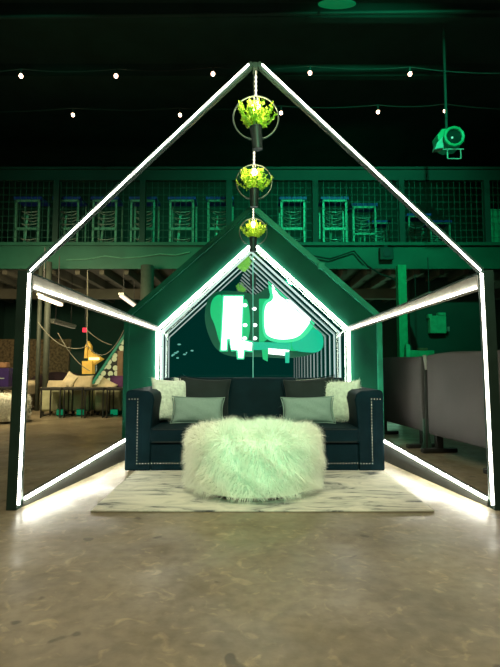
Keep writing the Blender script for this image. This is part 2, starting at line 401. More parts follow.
def pillow_mesh(w, h, t, n=14, seedv=0, wr=.0):
    bm = bmesh.new(); rr = random.Random(seedv); G = {}
    ph = [rr.uniform(0, 6) for _ in range(4)]
    for s in (1, -1):
        for i in range(n+1):
            for j in range(n+1):
                u, v = 2*i/n - 1, 2*j/n - 1
                edge = i in (0, n) or j in (0, n)
                if s == -1 and edge: G[s, i, j] = G[1, i, j]; continue
                pr = ((1-abs(u)**2.6) * (1-abs(v)**2.6)) ** .55
                k = 1 - .10 * (1 - v*v) * abs(u)**3; k2 = 1 - .10 * (1 - u*u) * abs(v)**3
                wz = wr * math.sin(7*u + ph[0] + 3*v) * math.sin(5*v + ph[1]) + wr * .6 * math.sin(13*u*v + ph[2])
                G[s, i, j] = bm.verts.new((u*w/2*k, -s*t/2*pr - (wz if s == 1 else 0) * pr, v*h/2*k2))
    for s in (1, -1):
        for i in range(n):
            for j in range(n):
                f = [G[s, i, j], G[s, i+1, j], G[s, i+1, j+1], G[s, i, j+1]]
                bm.faces.new(f if s == 1 else f[::-1])
    return bm
def pillow(name, lab, cat, m, w, h, t, loc, rx, ry, rz, wr=0, piping=None, n=14, seedv=0, group=None):
    mb = MB(); mb.bm.free(); mb.bm = pillow_mesh(w, h, t, n, seedv, wr)
    o = mb.build(name, m, smooth=True, sub=1); o.location = loc; o.rotation_euler = (rx, ry, rz); tag(o, lab, cat, group)
    if piping:
        pts = [v for v in ((-w/2, 0, -h/2), (w/2, 0, -h/2), (w/2, 0, h/2), (-w/2, 0, h/2))]; N_ = 10; P = []
        for a in range(4):
            p, q2 = Vector(pts[a]), Vector(pts[(a+1) % 4])
            for k in range(N_):
                z = p.lerp(q2, k/N_); u, v = z.x/(w/2), z.z/(h/2)
                P.append((z.x*(1 - .10*(1-v*v)*abs(u)**3), 0, z.z*(1 - .10*(1-u*u)*abs(v)**3)))
        MB().tube(P, .006, 6, closed=True).build('piping', piping, o, smooth=True)
    return o
pillow('throw_pillow', 'cream triangular pillow on the lounge sofa right of the lamp', 'pillow', 'cream', .42, .30, .12, at(107, 386, 10.9), -.3, .5, 0)
pillow('throw_pillow', 'dark purple pillow on the lounge sofa beside the green wall', 'pillow', 'purple', .38, .34, .12, at(117, 382, 11.05), -.3, 0, 0)
pillow('throw_pillow', 'pointed cream pillow leaning beside the dark cloth pile in the lounge', 'pillow', 'cream', .30, .36, .12, at(70, 380, 11.25), -.3, .5, 0)
pillow('throw_pillow', 'long beige pillow on the sofa below the dark cloth pile', 'pillow', 'beige', .55, .3, .14, at(57, 386, 11.2), -.3, 0, 0)
pillow('throw_pillow', 'beige pillow on the lounge sofa directly below the yellow lamp', 'pillow', 'beige', .5, .4, .14, at(83, 383, 11.3), -.3, 0, 0)
o = MB(); o.ball((0, 0, 0), .5, 20, (1.1, .35, .42)); o.ball((-.35, 0, -.03), .3, 14, (1.1, .6, .6)); o.ball((.35, 0, .0), .26, 14, (1.1, .7, .7))
o = o.build('cloth_pile', 'maroon', smooth=True); o.location = at(57, 380, 12.35); tag(o, 'heap of dark cloth behind the beige lounge sofas', 'cloth')
# low cubes and tables
def cube_seat(px0, px1, Y, z, lab):
    x0, x1 = at(px0, 400, Y).x, at(px1, 400, Y).x
    t = thing('cube_ottoman', lab, 'ottoman', ((x0+x1)/2, Y, 0), group='sage cube ottomans')
    w = (x1-x0)/2
    soft_box(t, 'cushion', 'beige2', (-w, 0, .08), (w, .6, z))
    for sx in (-1, 1):
        for yy in (.05, .5): MB().box((sx*(w-.06)-.02, yy, 0), (sx*(w-.06)+.02, yy+.04, .1)).build('leg', 'black', t)
cube_seat(39, 60, 10.25, .56, 'sage green cube ottoman, leftmost behind the black tables')
cube_seat(62, 90, 10.25, .56, 'sage green cube ottoman behind the middle of the black tables')
cube_seat(94, 121, 10.25, .56, 'sage green cube ottoman behind the table nearest the green wall')
def low_table(px0, px1, Y, lab, n=2):
    x0, x1 = at(px0, 390, Y).x, at(px1, 390, Y).x; t = thing('side_table', lab, 'table', ((x0+x1)/2, Y, 0)); w = (x1-x0)/2; z = .60
    MB().box((-w, 0, z-.05), (w, .5, z)).build('tabletop', 'black', t, bevel=.006)
    for sx in (-1, 1):
        for yy in (.01, .46): MB().box((sx*(w-.02)-.012, yy, 0), (sx*(w-.02)+.012, yy+.025, z-.04)).build('leg', 'black', t)
        MB().box((sx*(w-.02)-.012, .04, .02), (sx*(w-.02)+.012, .46, .045)).build('stretcher', 'black', t)
low_table(40, 61, 9.7, 'black low table with thin legs, first to the right of the left light post')
low_table(63, 83, 9.75, 'black low table with thin legs, middle of the lounge row')
low_table(84, 104, 9.7, 'black low table with thin legs below the yellow lamp')
low_table(106, 127, 9.7, 'black low table with thin legs partly behind the green wall')
low_table(-14, 14, 9.85, 'black low table at the far left edge behind the fur ottoman')
t = thing('display_box', 'dark purple box with a small pale line on the lounge table at the far left', 'box', (at(-4, 375, 10.3).x, 10.3, 0))
MB().box((-.28, 0, .60), (.27, .2, 1.0)).build('box_body', mat('deep_purple', (.03, .015, .10), .5), t)
MB().box((-.05, -.006, .77), (.18, 0, .79)).build('pale_line', 'tray', t)
MB().box((-.25, .02, 1.0), (.2, .2, 1.12)).build('wood_top', 'wood', t, bevel=.02)
MB().box((-.1, .05, 0), (.1, .15, .60)).build('foot', 'black', t)
for px in (60, 80, 114):
    t = thing('uplight', 'small green glowing floor light below the lounge table, ' + {60: 'leftmost of three', 80: 'middle of three', 114: 'nearest the green wall'}[px], 'floor light', (at(px, 415, 10.15).x, 10.15, 0))
    MB().box((-.07, -.02, .02), (.07, .02, .13)).build('lit_face', 'greenglow', t); MB().box((-.08, .02, 0), (.08, .06, .14)).build('housing', 'black', t)

# ------------------------------------------------------------ fur
def fur_mesh(samples, L, width, droop, seed=1, clump=.5):
    """samples: list of (point, normal). returns MB with thin tapered strands"""
    rr = random.Random(seed); verts = []; faces = []
    for p, n in samples:
        p = Vector(p); n = Vector(n).normalized(); l = L * rr.uniform(.5, 1.15)
        cl = Vector((math.sin(p.x*31+p.z*17), math.sin(p.y*27+p.z*13+2), math.sin(p.z*29+p.x*19+4))) * clump
        d = (n * .8 + cl + Vector((rr.gauss(0, .22), rr.gauss(0, .22), rr.gauss(0, .22)))).normalized()
        side = d.cross(Vector((rr.gauss(0, 1), rr.gauss(0, 1), rr.gauss(0, 1)))).normalized()
        q = p.copy(); b = len(verts); seg = 3
        for k in range(seg + 1):
            w = width * (1 - k/(seg+.3)); verts.append(q + side*w/2); verts.append(q - side*w/2)
            d = (d + Vector((0, 0, -droop)) + cl * .12).normalized(); q = q + d * l/seg
        for k in range(seg): faces.append((b+2*k, b+2*k+1, b+2*k+3, b+2*k+2))
    me = bpy.data.meshes.new('fur'); me.from_pydata([tuple(v) for v in verts], [], faces)
    me.materials.append(M['fur']); me.polygons.foreach_set('use_smooth', [True]*len(me.polygons)); return me
def add_fur(parent, me):
    o = bpy.data.objects.new('fur', me); COL.objects.link(o); o.parent = parent; tag(o, kind='stuff'); return o
def fur_ottoman(loc, r, h, lab, N, L, width, seed):
    t = thing('fur_ottoman', lab, 'ottoman', loc)
    rb = r - L*.45; prof = [(rb-.04, .03), (rb, .06), (rb+.015, h*.5), (rb, h-.09), (rb-.03, h-.045), (rb-.09, h-.02), (.01, h-.01)]
    MB().lathe(prof, n=48).build('cushion', 'furbase', t, smooth=True)
    MB().lathe([(rb-.08, 0), (rb-.08, .04)], n=40).build('base', 'black', t)
    rr = random.Random(seed); S = []
    for _ in range(N):
        a = rr.uniform(0, 2*PI)
        if rr.random() < .66:
            z = rr.uniform(.05, h-.06); S.append(((rb*math.cos(a), rb*math.sin(a), z), (math.cos(a), math.sin(a), .05)))
        else:
            q = rb*math.sqrt(rr.random()); e = max(0, (q-rb+.1)/.1)
            S.append(((q*math.cos(a), q*math.sin(a), h-.012-.05*e*e), (math.cos(a)*(.25+e), math.sin(a)*(.25+e), .9)))
    add_fur(t, fur_mesh(S, L, width, .34, seed, .32))
    return t
fur_ottoman((.03, 4.10, .014), .57, .49, 'large round ottoman in long white fur on the rug before the navy sofa', 44000, .085, .0032, 3)
fur_ottoman((at(10, 410, 9.0).x, 9.0, 0), .36, .52, 'small white fur ottoman far left beside the lounge tables', 2500, .07, .008, 5)

# ------------------------------------------------------------ rug
o = MB().box((-1.195, -.84, 0), (1.195, .84, .012)).build('rug', 'rug', bevel=.004)
o.location = (.085, 4.255, .001); tag(o, 'cream rug with dark grey marbled veins under the sofa and fur ottoman', 'rug')

# ------------------------------------------------------------ sofa
SX, SY = .045, 4.70
t = thing('sofa', 'navy velvet sofa with silver nailhead trim, standing inside the lit house frame', 'sofa', (SX, SY, .014))
W = 1.255; AH = .775; AW = .25
def arm(s):
    mb = MB()
    # arm cross-section in x-z, extruded along y; rounded outer shoulder, inner roll
    prof = [(W, .0), (W, AH-.03), (W-.02, AH-.006), (W-.05, AH), (W-AW+.03, AH-.012), (W-AW-.015, AH-.04), (W-AW-.03, AH-.10), (W-AW-.015, AH-.2), (W-AW, .35), (W-AW, 0)]
    mb.prism([(s*x_, 0, z_) for x_, z_ in prof], (0, .95, 0)); return mb
for s in (-1, 1): arm(s).build('armrest', 'velvet', t, bevel=.018, seg=3)
MB().box((-W+AW, .012, .0), (W-AW, .9, .25)).build('base', 'velvet', t, bevel=.012)
MB().prism([(-W+AW-.02, .62, .2), (-W+AW-.02, .96, .2), (-W+AW-.02, .96, .855), (-W+AW-.02, .93, .875), (-W+AW-.02, .82, .875), (-W+AW-.02, .79, .85)], (2*(W-AW)+.04, 0, 0)).build('backrest', 'velvet', t, bevel=.02, seg=3)
MB().box((-W+.02, .90, .0), (W-.02, .97, AH-.02)).build('rear_panel', 'velvet', t, bevel=.015)
def cushion_box(a, b, name):
    mb = MB(); mb.box(a, b); bmesh.ops.subdivide_edges(mb.bm, edges=mb.bm.edges, cuts=6, use_grid_fill=True)
    for v in mb.bm.verts:
        u = (v.co.x - (a[0]+b[0])/2)/((b[0]-a[0])/2); w_ = (v.co.y - (a[1]+b[1])/2)/((b[1]-a[1])/2)
        if v.co.z > (a[2]+b[2])/2: v.co.z += .02*(1-u*u)*(1-w_*w_)
    return mb.build(name, 'velvet', t, bevel=.035, seg=4)
cs = cushion_box((-W+AW-.01, -.012, .262), (W-AW+.01, .68, .405), 'seat_cushion')
for z in (.275, .395): MB().tube([(-W+AW+.02, -.014, z), (W-AW-.02, -.014, z)], .005, 6).build('piping', 'velvet_dark', cs)
# crossed seam lines of back
for s in (-1, 1):
    P = [(s*.95, .80, .86), (s*.55, .745, .68), (s*.05, .69, .44)]
    MB().tube(P, .004, 6).build('back_seam', mat('seam', (.02, .10, .10), .5), t)
# nailheads
mb = MB(); pts = []
nx = 1.135; z0, z1 = .068, .705; st = .028
k = 0
while z0 + k*st <= z1:
    for s in (-1, 1): pts.append((s*nx, -.002, z0+k*st))
    k += 1
zt = z0 + (k-1)*st
k = 1
while nx + k*st < W - .01:
    for s in (-1, 1): pts.append((s*(nx+k*st), -.002, zt))
    k += 1
nn = int(2*nx/st)
for i in range(1, nn): pts.append((-nx + i*2*nx/nn, -.002 if abs(-nx+i*2*nx/nn) > W-AW else .010, z0))
for p in pts: mb.ball(p, .0062, 6, (1, .5, 1))
mb.build('nailhead_trim', 'nail', t, smooth=True)
for sx in (-1, 1):
    for yy in (.06, .86): MB().box((sx*(W-.1)-.03, yy, -.013), (sx*(W-.1)+.03, yy+.06, .004)).build('foot', 'black', t)

# pillows
def fur_pillow(lab, w, h, tt, loc, rx, ry, rz, N, seed):
    mb = MB(); mb.bm.free(); mb.bm = pillow_mesh(w, h, tt, 14, seed)
    fs = [(f.calc_center_median().copy(), f.normal.copy(), f.calc_area(), [v.co.copy() for v in f.verts]) for f in mb.bm.faces if (f.normal_update() or True)]
    o = mb.build('fur_pillow', 'furbase', smooth=True, fix=True); o.location = loc; o.rotation_euler = (rx, ry, rz); tag(o, lab, 'pillow')
    rr = random.Random(seed); S = []; tot = sum(f[2] for f in fs)
    me = o.data
    for pl in me.polygons:
        k = N * pl.area / tot; k = int(k) + (rr.random() < k % 1)
        vs = [me.vertices[i].co for i in pl.vertices]
        for _ in range(k):
            a, b = rr.random(), rr.random(); p = vs[0].lerp(vs[1], a).lerp(vs[3].lerp(vs[2], a), b) if len(vs) == 4 else pl.center
            nrm = pl.normal.copy()
            e = max(abs(p.x)/(w/2), abs(p.z)/(h/2))
            if e > .8: nrm = nrm + Vector((p.x/(w/2), 0, p.z/(h/2))) * (e-.8)*5
            S.append((p.copy(), nrm))
    add_fur(o, fur_mesh(S, .042, .0036, .18, seed, .35))
    return o
fur_pillow('white fur pillow at the left end of the navy sofa, against the armrest', .43, .47, .17, (-.865, 5.22, .655), -.16, .06, .52, 3200, 11)
fur_pillow('white fur pillow at the right end of the navy sofa, against the armrest', .43, .45, .17, (.985, 5.22, .645), -.16, -.05, -.55, 3200, 12)
fur_pillow('white fur pillow mostly hidden behind the left charcoal pillow', .30, .30, .10, (-.72, 5.44, .735), -.15, .1, .1, 2000, 13)
fur_pillow('white fur pillow mostly hidden behind the right charcoal pillow', .28, .28, .10, (.66, 5.44, .75), -.15, -.04, -.1, 2000, 14)
pillow('throw_pillow', 'charcoal velvet square pillow behind the left grey lumbar pillow', 'pillow', 'velvet_dark', .60, .50, .13, (-.50, 5.31, .66), -.22, .05, .02, .004, 'velvet', seedv=2)
pillow('throw_pillow', 'charcoal velvet square pillow behind the right grey lumbar pillow', 'pillow', 'velvet_dark', .60, .50, .13, (.66, 5.31, .66), -.22, -.07, -.02, .004, 'velvet', seedv=3)
pillow('lumbar_pillow', 'grey rectangular lumbar pillow on the left half of the navy sofa', 'pillow', 'linen', .56, .285, .13, (-.545, 5.06, .56), -.28, .03, .06, .006, 'linen', seedv=4)
pillow('lumbar_pillow', 'grey rectangular lumbar pillow on the right half of the navy sofa', 'pillow', 'linen', .56, .285, .13, (.605, 5.06, .56), -.28, -.03, -.06, .008, 'linen', seedv=5)

# ------------------------------------------------------------ light booth
YF, YP = 3.5, 6.32
t = thing('light_frame_booth', 'large house-shaped booth with white light strips and a green back wall around the sofa', 'booth', (.04, 0, 0))
def rb(p): p = Vector(p); return p - Vector((.04, 0, 0))
HWb, HWs = 1.675, 1.652       # half width at floor and at shoulder (posts lean in slightly)
FS = at(250, 274, YF).z; FA = at(250, 68, YF).z
CX = .0
Y1 = YF
def pt(x_, y_, z_): return Vector((x_, y_, z_))
for s in (-1, 1):
    side = 'left' if s < 0 else 'right'
    # post
    lo, hi = pt(s*(HWb+.045), Y1, 0), pt(s*(HWs+.045), Y1, FS+.02)
    p = MB().bar(lo, hi, .075, .09, (0, 1, 0)).build('post', 'frame', t, bevel=.004)
    l0, l1 = pt(s*(HWb-.005), Y1-.035, .035), pt(s*(HWs-.005), Y1-.035, FS-.0)
    MB().bar(l0, l1, .010, .010, (0, 1, 0)).build('led_strip', 'ledpost', p)
    mb = MB(); n = 110
    for k in range(n): q = l0.lerp(l1, (k+.5)/n) + Vector((s*.012, -.004, 0)); mb.box(q - Vector((.004, .003, .004)), q + Vector((.004, .003, .004)))
    mb.build('led_dots', 'ledpost', p)
    # rafter
    a, b = pt(s*(HWs+.015), Y1, FS+.02), pt(s*.02, Y1, FA+.028)
    r_ = MB().bar(a, b, .04, .05, (0, 1, 0)).build('rafter', 'frame', t, bevel=.004)
    dn = Vector((-s*.64, 0, -.77)) * .045
    MB().bar(pt(s*(HWs-.01), Y1-.045, FS+.015), pt(s*.05, Y1-.045, FA), .010, .012, (0, 1, 0)).build('led_strip', 'ledpost', r_)
    # top side rail: from front shoulder to shoulder of mirror pentagon, tapering
    MS = 1.49; HI = 1.235
    pf_t, pf_b = pt(s*HWs, Y1+.04, FS+.0), pt(s*HWs, Y1+.04, FS-.105)
    pb_t, pb_b = pt(s*HI, YP-.02, MS+.035), pt(s*HI, YP-.02, MS-.005)
    rl = MB().prism([pf_t, pf_b, pb_b, pb_t], (s*.06, 0, 0)).build('top_rail', 'rail', t)
    MB().bar(pf_b + Vector((-s*.012, 0, .012)), pb_b + Vector((-s*.012, -.02, .012)), .014, .016).build('led_strip', 'led', rl)
    MB().prism([pf_t + Vector((0, 0, .004)), pf_t + Vector((s*.065, 0, .004)), pb_t + Vector((s*.065, 0, .004)), pb_t + Vector((0, 0, .004))], (0, 0, .012)).build('rail_cap', 'frame', rl)
    # bottom rail wedge
    bf0, bf1 = pt(s*HWb, Y1+.04, 0.001), pt(s*HWb, Y1+.04, .055)
    bb0, bb1 = pt(s*HI, YP-.02, 0.001), pt(s*HI, YP-.02, .315)
    sk = MB().prism([bf0, bf1, bb1, bb0], (s*.06, 0, 0)).build('bottom_rail', 'skirt', t)
    MB().bar(bf1 + Vector((-s*.010, 0, .006)), bb1 + Vector((-s*.010, 0, .006)), .016, .014).build('led_strip', 'ledfloor', sk)
MB().box((-.02, Y1-.03, FA-.01), (.02, Y1+.06, FA+.03)).build('apex_bracket', 'frame', t, bevel=.004)
MB().bar(pt(0, Y1+.05, FA+.05), pt(0, YP, 3.10), .03, .03).build('ridge_beam', 'frame', t)
# green back wall with pentagonal opening
OA = 2.64; HP = 1.66; PS = 1.68; PA = 3.15
def ring_face(outer, inner, y0, y1, name, m, parent):
    mb = MB(); n = len(outer); V = {}
    for lay, y_ in enumerate((y0, y1)):
        for i, (a, b) in enumerate(outer): V['o', lay, i] = mb.bm.verts.new((a, y_, b))
        for i, (a, b) in enumerate(inner): V['i', lay, i] = mb.bm.verts.new((a, y_, b))
    for i in range(n):
        j = (i+1) % n
        for lay in (0, 1): mb.bm.faces.new([V['o', lay, i], V['o', lay, j], V['i', lay, j], V['i', lay, i]])
        mb.bm.faces.new([V['o', 0, i], V['o', 1, i], V['o', 1, j], V['o', 0, j]]); mb.bm.faces.new([V['i', 0, i], V['i', 1, i], V['i', 1, j], V['i', 0, j]])
    return mb.build(name, m, parent)
outer = [(-HP, 0), (-HP, PS), (0, PA), (HP, PS), (HP, 0)]
def penta(hw, zb, zs, za, cx=0): return [(cx-hw, zb), (cx-hw, zs), (cx, za), (cx+hw, zs), (cx+hw, zb)]
inner = penta(HI+.02, .32, MS+.01, OA+.02)
ring_face(outer, inner, YP, YP+.08, 'back_wall', 'green_wall', t)
bigger = [(-HP-.03, 0), (-HP-.03, PS+.015), (0, PA+.04), (HP+.03, PS+.015), (HP+.03, 0)]
smaller = [(-HP+.03, 0.0), (-HP+.03, PS-.015), (0, PA-.045), (HP-.03, PS-.015), (HP-.03, 0.0)]
for s in (-1, 1):
    k = [bigger, smaller]
    i0, i1, i2 = (0, 1, 2) if s < 0 else (4, 3, 2)
    P = [(q[0], YP-.06, q[1]) for q in (bigger[i0], bigger[i1], bigger[i2], smaller[i2], smaller[i1], smaller[i0])]
    if s < 0: P = [(q[0], YP-.06, q[1]) for q in (bigger[i0], bigger[i1], bigger[i2], smaller[i2], smaller[i1], smaller[i0])]
    MB().prism(P, (0, .16, 0)).build('edge_trim', 'lit_green_edge' if s > 0 else 'green_wall', t)  # right trim coloured as lit, left trim as shaded
MB().box((.86, YP-.1, 2.30), (.94, YP-.06, 2.38)).build('latch', 'lit_green_edge', t)
for i in range(4):
    a, b = inner[i], inner[i+1]
for (a, b) in ((inner[0], inner[1]), (inner[1], inner[2]), (inner[2], inner[3]), (inner[3], inner[4]), (inner[4], inner[0])):
    MB().bar((a[0], YP-.025, a[1]), (b[0], YP-.025, b[1]), .034, .02, (0, 1, 0)).build('led_strip', 'led', t)

# ------------------------------------------------------------ infinity mirror
tm = thing('infinity_mirror', 'house-shaped mirror behind the sofa with nested light outlines and glowing shapes for green-white reflections', 'mirror', (.04, YP+.1, 0))
def wp(p): return Vector(p) - Vector(tm.location)
DR = -.024; STEP = .27; NL = 14
END = STEP*NL + .6
def sc_pts(k, cx=0): return penta(HI, .32, MS, OA, DR*k)
# dark shell, its faint teal glow stands in for the reflected room
mb = MB(); a = [mb.bm.verts.new((p[0], 0, p[1])) for p in penta(HI+.03, .30, MS+.02, OA+.04)]
b = [mb.bm.verts.new((p[0], END, p[1])) for p in penta(HI+.03, .30, MS+.02, OA+.04, DR*(NL+1))]
for i in range(5): mb.bm.faces.new([a[i], a[(i+1) % 5], b[(i+1) % 5], b[i]])
mb.bm.faces.new(b)
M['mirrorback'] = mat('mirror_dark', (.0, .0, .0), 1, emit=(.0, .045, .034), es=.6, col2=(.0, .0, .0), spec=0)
mb.build('mirror_case', 'mirrorback', tm)
for k in range(1, NL+1):
    s_ = .95 * (.86 ** (k-1))
    mm = glow('led_echo_%d' % k, (.80, 1, .94), s_)
    P = sc_pts(k); mb = MB(); w = .03 if k < 4 else .022
    segs = list(zip(P[:-1], P[1:]))
    if k not in (1, 3, 5): segs = segs[2:]
    if k in (3, 5): w = .018
    for (p, q) in segs: mb.bar((p[0], k*STEP, p[1]), (q[0], k*STEP, q[1]), w, .01, (0, 1, 0))
    mb.build('light_outline', mm, tm)  # repeat reflections of the strip, built as dimming glowing bars
    if k < 6:
        P = penta(HI-.05, .32, MS-.018, OA-.05, DR*k)
        mb = MB()
        for (p, q) in list(zip(P[:-1], P[1:]))[2:]: mb.bar((p[0], k*STEP+.06, p[1]), (q[0], k*STEP+.06, q[1]), .012, .006, (0, 1, 0))
        mb.build('light_outline', glow('led_echo_b%d' % k, (.4, .85, .75), s_*.35), tm)
# glass panes, with centre seam
for s in (-1, 1):
    P = [(0, .33), (s*HI, .33), (s*HI, MS), (0, OA)]
    MB().poly([(a_, -.03, b_) for a_, b_ in P]); mb = MB(); mb.poly([(a_, -.03, b_) for a_, b_ in P]); mb.build('glass_pane', 'glass', tm)
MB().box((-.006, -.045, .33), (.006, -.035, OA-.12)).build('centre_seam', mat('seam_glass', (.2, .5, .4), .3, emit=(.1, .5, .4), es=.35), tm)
# screen reflections, modelled as glowing shapes inside the case
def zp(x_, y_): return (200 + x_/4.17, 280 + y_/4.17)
def screen(pts, Y, m, name='glow_reflection', smooth=False):
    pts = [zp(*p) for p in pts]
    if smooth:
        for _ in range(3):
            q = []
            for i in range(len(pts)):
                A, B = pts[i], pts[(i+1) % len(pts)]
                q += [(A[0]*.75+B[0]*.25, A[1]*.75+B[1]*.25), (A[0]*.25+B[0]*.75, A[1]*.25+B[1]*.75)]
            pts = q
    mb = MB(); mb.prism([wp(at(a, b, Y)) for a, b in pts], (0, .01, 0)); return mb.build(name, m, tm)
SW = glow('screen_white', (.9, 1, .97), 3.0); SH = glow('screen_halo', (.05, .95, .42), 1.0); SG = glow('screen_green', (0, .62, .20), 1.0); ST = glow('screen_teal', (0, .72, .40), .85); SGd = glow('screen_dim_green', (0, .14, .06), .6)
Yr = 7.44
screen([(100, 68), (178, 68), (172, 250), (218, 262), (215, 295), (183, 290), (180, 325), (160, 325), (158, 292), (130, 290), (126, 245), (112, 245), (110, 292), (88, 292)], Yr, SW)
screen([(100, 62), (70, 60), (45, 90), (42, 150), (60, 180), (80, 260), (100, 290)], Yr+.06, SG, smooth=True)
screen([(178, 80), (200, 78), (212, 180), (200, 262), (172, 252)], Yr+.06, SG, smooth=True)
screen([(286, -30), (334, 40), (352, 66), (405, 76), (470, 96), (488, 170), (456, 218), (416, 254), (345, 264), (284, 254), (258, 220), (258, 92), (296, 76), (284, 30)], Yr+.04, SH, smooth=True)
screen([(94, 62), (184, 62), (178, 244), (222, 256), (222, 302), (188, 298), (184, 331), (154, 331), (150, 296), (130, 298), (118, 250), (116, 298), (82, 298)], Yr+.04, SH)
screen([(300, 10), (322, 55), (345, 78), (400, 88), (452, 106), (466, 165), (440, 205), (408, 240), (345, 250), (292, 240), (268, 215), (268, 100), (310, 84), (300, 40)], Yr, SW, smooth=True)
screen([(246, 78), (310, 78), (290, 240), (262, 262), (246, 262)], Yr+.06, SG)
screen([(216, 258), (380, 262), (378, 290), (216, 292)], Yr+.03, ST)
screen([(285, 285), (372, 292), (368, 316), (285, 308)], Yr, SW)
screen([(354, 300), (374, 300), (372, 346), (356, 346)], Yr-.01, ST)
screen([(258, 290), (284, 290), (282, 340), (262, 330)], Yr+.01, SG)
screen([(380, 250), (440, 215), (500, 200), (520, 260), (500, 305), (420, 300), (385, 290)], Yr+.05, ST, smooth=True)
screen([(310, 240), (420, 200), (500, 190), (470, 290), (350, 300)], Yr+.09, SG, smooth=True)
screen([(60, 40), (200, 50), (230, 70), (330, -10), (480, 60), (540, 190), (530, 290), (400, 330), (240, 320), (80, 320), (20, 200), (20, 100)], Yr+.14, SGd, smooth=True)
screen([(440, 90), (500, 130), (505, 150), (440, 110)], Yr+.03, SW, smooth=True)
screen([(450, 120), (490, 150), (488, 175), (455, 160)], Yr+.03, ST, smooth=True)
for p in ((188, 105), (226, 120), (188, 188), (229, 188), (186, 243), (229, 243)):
    mb = MB(); c = wp(at(*zp(*p), Yr-.03)); mb.ball(c, .035, 8, (1, .3, .8)); mb.build('glow_bokeh', SW, tm)  # bokeh spots of the reflection, built as glowing balls
R3 = random.Random(3)
for k in range(18):
    c = wp(at(182 + R3.uniform(-10, 14), 351 + R3.uniform(-7, 7), Yr-.1)); mb = MB(); mb.ball(c, .012, 6, (R3.uniform(1, 3), .3, 1)); 
    if k < 9: mb.build('glow_glint', glow('glint%d' % k, (.3, 1, .8), .5), tm)  # mirror glints built as small glowing beads
    else: mb.bm.free()
o = screen([(-60, 310), (-30, 345), (20, 352), (120, 345)], Yr-.02, glow('floor_glint', (0, .2, .15), .5), 'reflected_edge') if False else None

# ------------------------------------------------------------ hanging planters
def foliage(rad, hh, seed, nst=46):
    rr = random.Random(seed); verts = []; faces = []
    def leaf(p, d, l, w):
        d = d.normalized(); sd = d.cross(Vector((rr.gauss(0, 1), rr.gauss(0, 1), rr.gauss(0, 1)))).normalized()*w
        b = len(verts); verts.extend([p, p + d*l*.45 + sd, p + d*l, p + d*l*.45 - sd]); faces.append((b, b+1, b+2, b+3))
    for i in range(nst):
        a = rr.uniform(0, 2*PI); sp = rr.uniform(.1, 1.0); top = Vector((math.cos(a)*rad*sp, math.sin(a)*rad*sp*.8, hh*(1.08 - .45*sp*sp + rr.uniform(-.2, .12))))
        base = Vector((math.cos(a)*.02, math.sin(a)*.02, 0)); n = 12
        prev = base
        for k in range(1, n+1):
            f = k/n; p = base.lerp(top, f) + Vector((math.cos(a), math.sin(a), 0))*rad*.12*math.sin(f*PI)
            dd = (p-prev).normalized(); sd = dd.cross(Vector((0, 1, 0.1))).normalized()*.0018; b = len(verts)
            verts.extend([prev-sd, prev+sd, p+sd, p-sd]); faces.append((b, b+1, b+2, b+3))
            if f > .2:
                for _ in range(3): leaf(p, dd*.7 + Vector((rr.gauss(0, .7), rr.gauss(0, .7), rr.gauss(.2, .6))), rr.uniform(.018, .034), .006)
            prev = p
    me = bpy.data.meshes.new('foliage'); me.from_pydata([tuple(v) for v in verts], [], faces); me.materials.append(M['leaf']); return me
def planter(x_, Y, zc, r, tilt, lab, seed, zr):
    t = thing('hanging_planter', lab, 'planter', (x_, Y, zc), group='planters hanging in a row from the ridge')
    MB().tube([(r*math.cos(a), 0, r*math.sin(a)) for a in [2*PI*k/48 for k in range(48)]], .0065, 8, closed=True).build('ring', 'ring', t, smooth=True)
    pr = .043; ph = .165; zb = -r - .075
    mb = MB().lathe([(pr*.86, 0), (pr*1.1, ph), (pr*1.14, ph), (pr*1.14, ph+.012), (pr*.98, ph+.012), (pr*.95, ph-.02)], n=24)
    bmesh.ops.rotate(mb.bm, verts=mb.bm.verts, cent=(0, 0, ph), matrix=Matrix.Rotation(tilt, 3, 'Y')); bmesh.ops.translate(mb.bm, verts=mb.bm.verts, vec=(0, 0, zb))
    mb.build('pot', 'pot', t, smooth=False, bevel=.003)
    for s in (-1, 1): MB().ball((s*.052, 0, -r*.94), .010, 8).build('clip', 'ring', t)
    fo = bpy.data.objects.new('foliage', foliage(r*1.0, r*1.12, seed)); COL.objects.link(fo); fo.parent = t; fo.location = (0, 0, zb+ph-.01)
    # double rod, socket, bulb
    MB().bar((-.012, .01, r*.98), (-.012, .01, r*.8), .006, .006).bar((.012, .01, r*.98), (.012, .01, r*.8), .006, .006).build('rod', 'lit_metal_glow', t)
    MB().lathe([(.012, r*.72), (.014, r*.86)], c=(0, 0, 0), n=12).build('socket', 'ring', t)
    MB().lathe([(.006, r*.34), (.024, r*.42), (.034, r*.55), (.024, r*.68), (.012, r*.74)], n=16).build('bulb', 'bulb', t, smooth=True)
    mb = MB(); mb.tube([(0, 0, r), (0, 0, zr - zc)], .004, 6)
    L_ = zr - zc - r; k = 0; q = r + .01
    while q < r + min(L_, .16): mb.ball((0, 0, q), .010, 8, (1, 1, 1.5)); q += .035
    mb.build('hanging_chain', 'lit_metal_glow', t)
    return t
p1 = at(256, 118, YF+.02); p2 = at(254, 182, 4.5); p3 = at(254, 232, 5.75)
def ridge(Y): return FA + .03 + (3.10-FA)*(Y-YF)/(YP-YF) - .0
planter(.045, p1.y, p1.z, .172, -.08, 'hanging planter in a metal ring, front and highest of three, at the frame peak', 21, ridge(p1.y) + .0)
planter(.04, p2.y, p2.z, .172, 0, 'hanging planter in a metal ring, middle of three', 22, ridge(p2.y))
planter(.04, p3.y, p3.z, .168, .03, 'hanging planter in a metal ring, rear and lowest of three, before the mirror peak', 23, ridge(p3.y))
